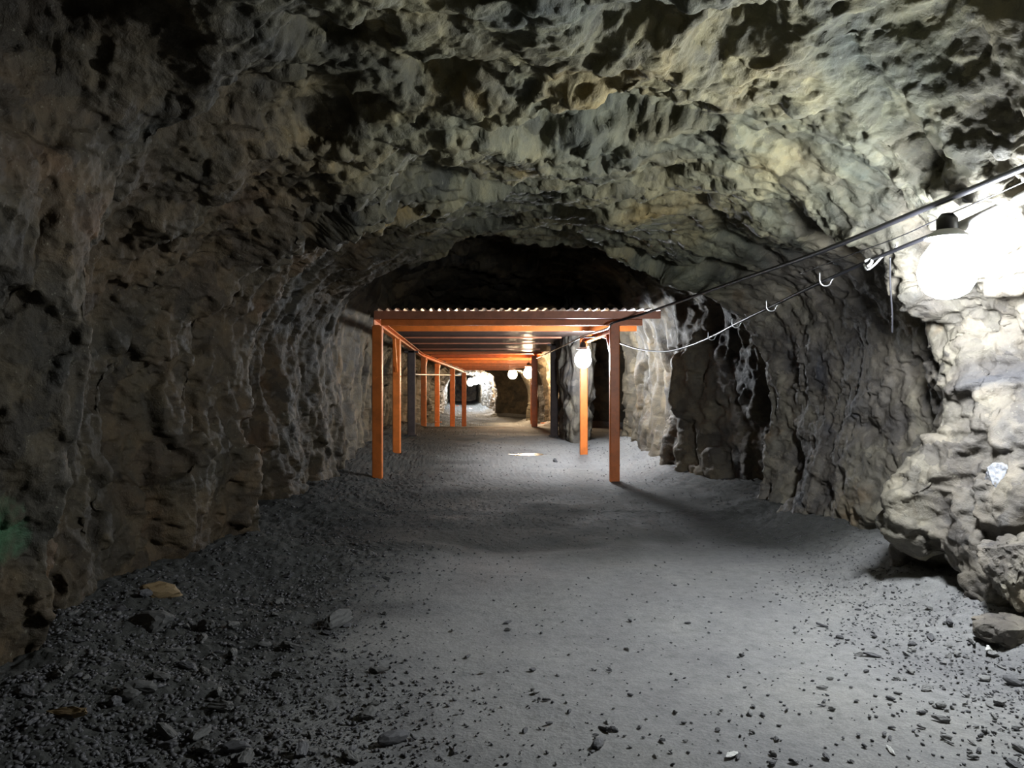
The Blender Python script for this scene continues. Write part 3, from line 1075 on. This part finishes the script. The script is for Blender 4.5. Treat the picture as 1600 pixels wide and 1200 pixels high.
for px, py, r, mt, lab in (
        (1143, 1183, 0.030, 'stone_pale', 'pale white stone at the bottom of the floor, right of centre'),
        (1392, 1174, 0.026, 'stone_pale', 'small pale stone lying among dark chips near the lower right'),
        (1545, 1022, 0.045, 'stone_pale', 'light grey flat stone at the foot of the right wall'),
        (945, 1142, 0.034, 'stone_dark', 'dark pointed stone sticking up from the floor at the bottom'),
        (933, 1166, 0.036, 'stone_dark', 'dark flat stone just below the pointed one'),
        (250, 932, 0.13, 'stone_ochre', 'ochre rounded stone at the foot of the left wall'),
        (103, 1120, 0.085, 'stone_ochre', 'ochre lump among dark rubble in the lower left corner'),
        (215, 1085, 0.09, 'stone_mid', 'grey block lying on the left rubble'),
        (235, 980, 0.11, 'stone_mid', 'grey stone in the rubble below the ochre stone'),
        (320, 985, 0.09, 'stone_mid', 'long grey slab lying flat in the left rubble'),
        (530, 975, 0.12, 'stone_mid', 'low grey flat stone at the left edge of the trodden floor'),
        (1010, 700, 0.09, 'stone_pale', 'pale stone at the foot of the lit rock right of the canopy'),
        (868, 722, 0.09, 'stone_dark', 'dark stone on the lit floor under the front canopy')):
    x, y = ground(px, py)
    stone(x, y, r, mt, lab)

G1 = ('dark chips on the trodden floor', 'small dark stone chip on the trodden grey floor near the viewer')
G2 = ('rubble stones below the left wall', 'broken grey stone in the dim rubble below the left wall')
G3 = ('loose stones below the right wall', 'flat grey stone in the scatter below the lit right wall')
n = 0
while n < 110:
    px, py = random.uniform(560, 1500), random.uniform(960, 1199)
    if random.random() > (0.25 + 0.75 * smooth(620, 1000, px)) * (0.3 + 0.7 * smooth(960, 1150, py)):
        continue
    x, y = ground(px, py)
    stone(x, y, random.choice([0.010, 0.012, 0.014, 0.018, 0.022]), 'stone_dark' if random.random() < .8 else 'stone_grey', G1[1], G1[0], sink=0.1)
    n += 1
n = 0
while n < 105:
    px, py = random.uniform(20, 620), random.uniform(900, 1199)
    x, y = ground(px, py)
    if x < float(XL(y)) + 0.15 or random.random() > smooth(0.2, -1.2, x):
        continue
    stone(x, y, random.choice([0.02, 0.025, 0.03, 0.04, 0.055]), random.choice(['stone_dark', 'stone_mid', 'stone_mid']), G2[1], G2[0], sink=0.2)
    n += 1
n = 0
while n < 85:
    px, py = random.uniform(1230, 1600), random.uniform(930, 1199)
    x, y = ground(px, py)
    if x > float(XR(y)) - 0.15 or random.random() > smooth(1.0, 2.4, x):
        continue
    stone(x, y, random.choice([0.012, 0.016, 0.02, 0.028, 0.036]), random.choice(['stone_dark', 'stone_grey', 'stone_grey']), G3[1], G3[0], sink=0.15)
    n += 1

# pale block wedged at the right edge, and a slab at the foot of the right wall
def boulder(centre, size, mat, k, label):
    r_ = np.random.default_rng(k)
    v, f = icosphere(5)
    for _ in range(14):
        n_ = r_.normal(size=3)
        n_ /= np.linalg.norm(n_)
        v = v - np.clip(v @ n_ - r_.uniform(0.5, 0.85), 0, None)[:, None] * n_[None]
    v = v * np.array(size)
    v = v * (1 + 0.10 * fracture(v * 9 + k, k, (0, 0, 0), 1.0) + 0.05 * fracture(v * 26, k + 9))[:, None]
    me = bpy.data.meshes.new('boulder')
    me.from_pydata([tuple(t) for t in v], [], f)
    me.update()
    me.materials.append(M[mat])
    o = bpy.data.objects.new('boulder', me)
    o.location = centre
    COL.objects.link(o)
    return tag(o, label, 'boulder')


boulder(P(1600, 880, 4.4), (0.20, 0.24, 0.28), 'rock_right', 601, 'pale block leaning at the foot of the right wall')
boulder(P(1600, 985, 4.25), (0.24, 0.22, 0.10), 'rock_right', 622, 'flat pale slab lying below the leaning block')


# white quartz set in the lit right wall
def on_rock(px, py):
    v = shell.reshape(-1, 3)
    v = v[(v[:, 1] > 2.6) & (v[:, 1] < 20)]
    u_ = 800 + v[:, 0] / v[:, 1] * F
    w_ = 600 - (v[:, 2] - CAM_Z) / v[:, 1] * F
    near_ = v[(np.abs(u_ - px) < 9) & (np.abs(w_ - py) < 9)]
    return Vector(near_[np.argmin(near_[:, 1])].tolist())


c = on_rock(1547, 742)
q_ = boulder(c + Vector((0.05, 0.03, 0)), (0.11, 0.10, 0.12), 'quartz', 655, 'white glittering quartz lump set in the lit right wall')
q_.name, q_['category'] = 'quartz_lump', 'quartz'


# gravel nobody could count: one object
def gravel():
    base_v, base_f = icosphere(0)
    base_f = np.array(base_f)
    N = 16000
    px = rng.uniform(-60, 1660, N * 3)
    py = 600 + 640 * rng.uniform(0.10, 1.0, N * 3) ** 1.0
    d = CAM_Z / ((py - 600) / F)
    x = (px - 800) / F * d
    ok = (x > XL(d) + 0.02) & (x < XR(d) - 0.02) & (d > 2.6) & (d < 24)
    w = 0.05 + 0.95 * np.maximum(smooth(2.4, 0.9, x - XL(d)), 0.9 * smooth(1.5, 0.4, XR(d) - x)) + 0.35 * smooth(6.5, 8.5, d)
    ok &= rng.uniform(0, 1, len(x)) < w
    x, d = x[ok][:N], d[ok][:N]
    n_ = len(x)
    left = smooth(2.6, 0.6, x - XL(d))
    r = 0.003 + 0.0075 * rng.uniform(0, 1, n_) ** 2.5 * (1 + 1.0 * left) + 0.0006 * d * rng.uniform(0.2, 1, n_)
    z = floor_z(x, d)
    V = base_v[None] * (1 + 0.35 * rng.uniform(-1, 1, (n_, 12, 1)))
    V = V * np.stack([np.ones(n_), rng.uniform(.5, .9, n_), rng.uniform(.3, .6, n_)], 1)[:, None, :]
    a = rng.uniform(0, 2 * math.pi, n_)
    ca, sa = np.cos(a)[:, None], np.sin(a)[:, None]
    X, Y = V[..., 0] * ca - V[..., 1] * sa, V[..., 0] * sa + V[..., 1] * ca
    Z = V[..., 2] + rng.uniform(-.5, .5, n_)[:, None] * X
    co = np.stack([X * r[:, None] + x[:, None], Y * r[:, None] + d[:, None], Z * r[:, None] + (z + 0.25 * r + 0.002)[:, None]], -1).reshape(-1, 3)
    fs = (base_f[None] + (np.arange(n_) * 12)[:, None, None]).reshape(-1, 3)
    me = bpy.data.meshes.new('gravel')
    me.vertices.add(len(co))
    me.vertices.foreach_set('co', co.astype(np.float32).ravel())
    me.loops.add(fs.size)
    me.polygons.add(len(fs))
    me.loops.foreach_set('vertex_index', fs.astype(np.int32).ravel())
    me.polygons.foreach_set('loop_start', np.arange(0, fs.size, 3, dtype=np.int32))
    me.update(calc_edges=True)
    me.materials.append(M['stone_dark'])
    o = bpy.data.objects.new('gravel', me)
    COL.objects.link(o)
    tag(o, 'fine loose gravel scattered over the tunnel floor', 'gravel', kind='stuff')


gravel()


# ------------------------------------------------------------------ dusty air of the mine
HAZE = 0.0
if HAZE:
    hm = bpy.data.materials.new('dusty_air')
    hm.use_nodes = True
    hn = hm.node_tree
    hn.nodes.clear()
    ho = hn.nodes.new('ShaderNodeOutputMaterial')
    hv = hn.nodes.new('ShaderNodeVolumeScatter')
    hv.inputs['Color'].default_value = (0.9, 0.94, 1.0, 1)
    hv.inputs['Density'].default_value = HAZE
    hv.inputs['Anisotropy'].default_value = 0.5
    hn.links.new(hv.outputs[0], ho.inputs['Volume'])
    k = MB()
    vs = [(x, y, z) for x in (-12, 8) for y in (-8.4, 88) for z in (-2, 7)]
    k.add(vs, [(0, 1, 3, 2), (4, 6, 7, 5), (0, 4, 5, 1), (2, 3, 7, 6), (0, 2, 6, 4), (1, 5, 7, 3)])
    tag(k.build('haze', hm), 'thin dusty air filling the tunnel', 'haze', kind='stuff')
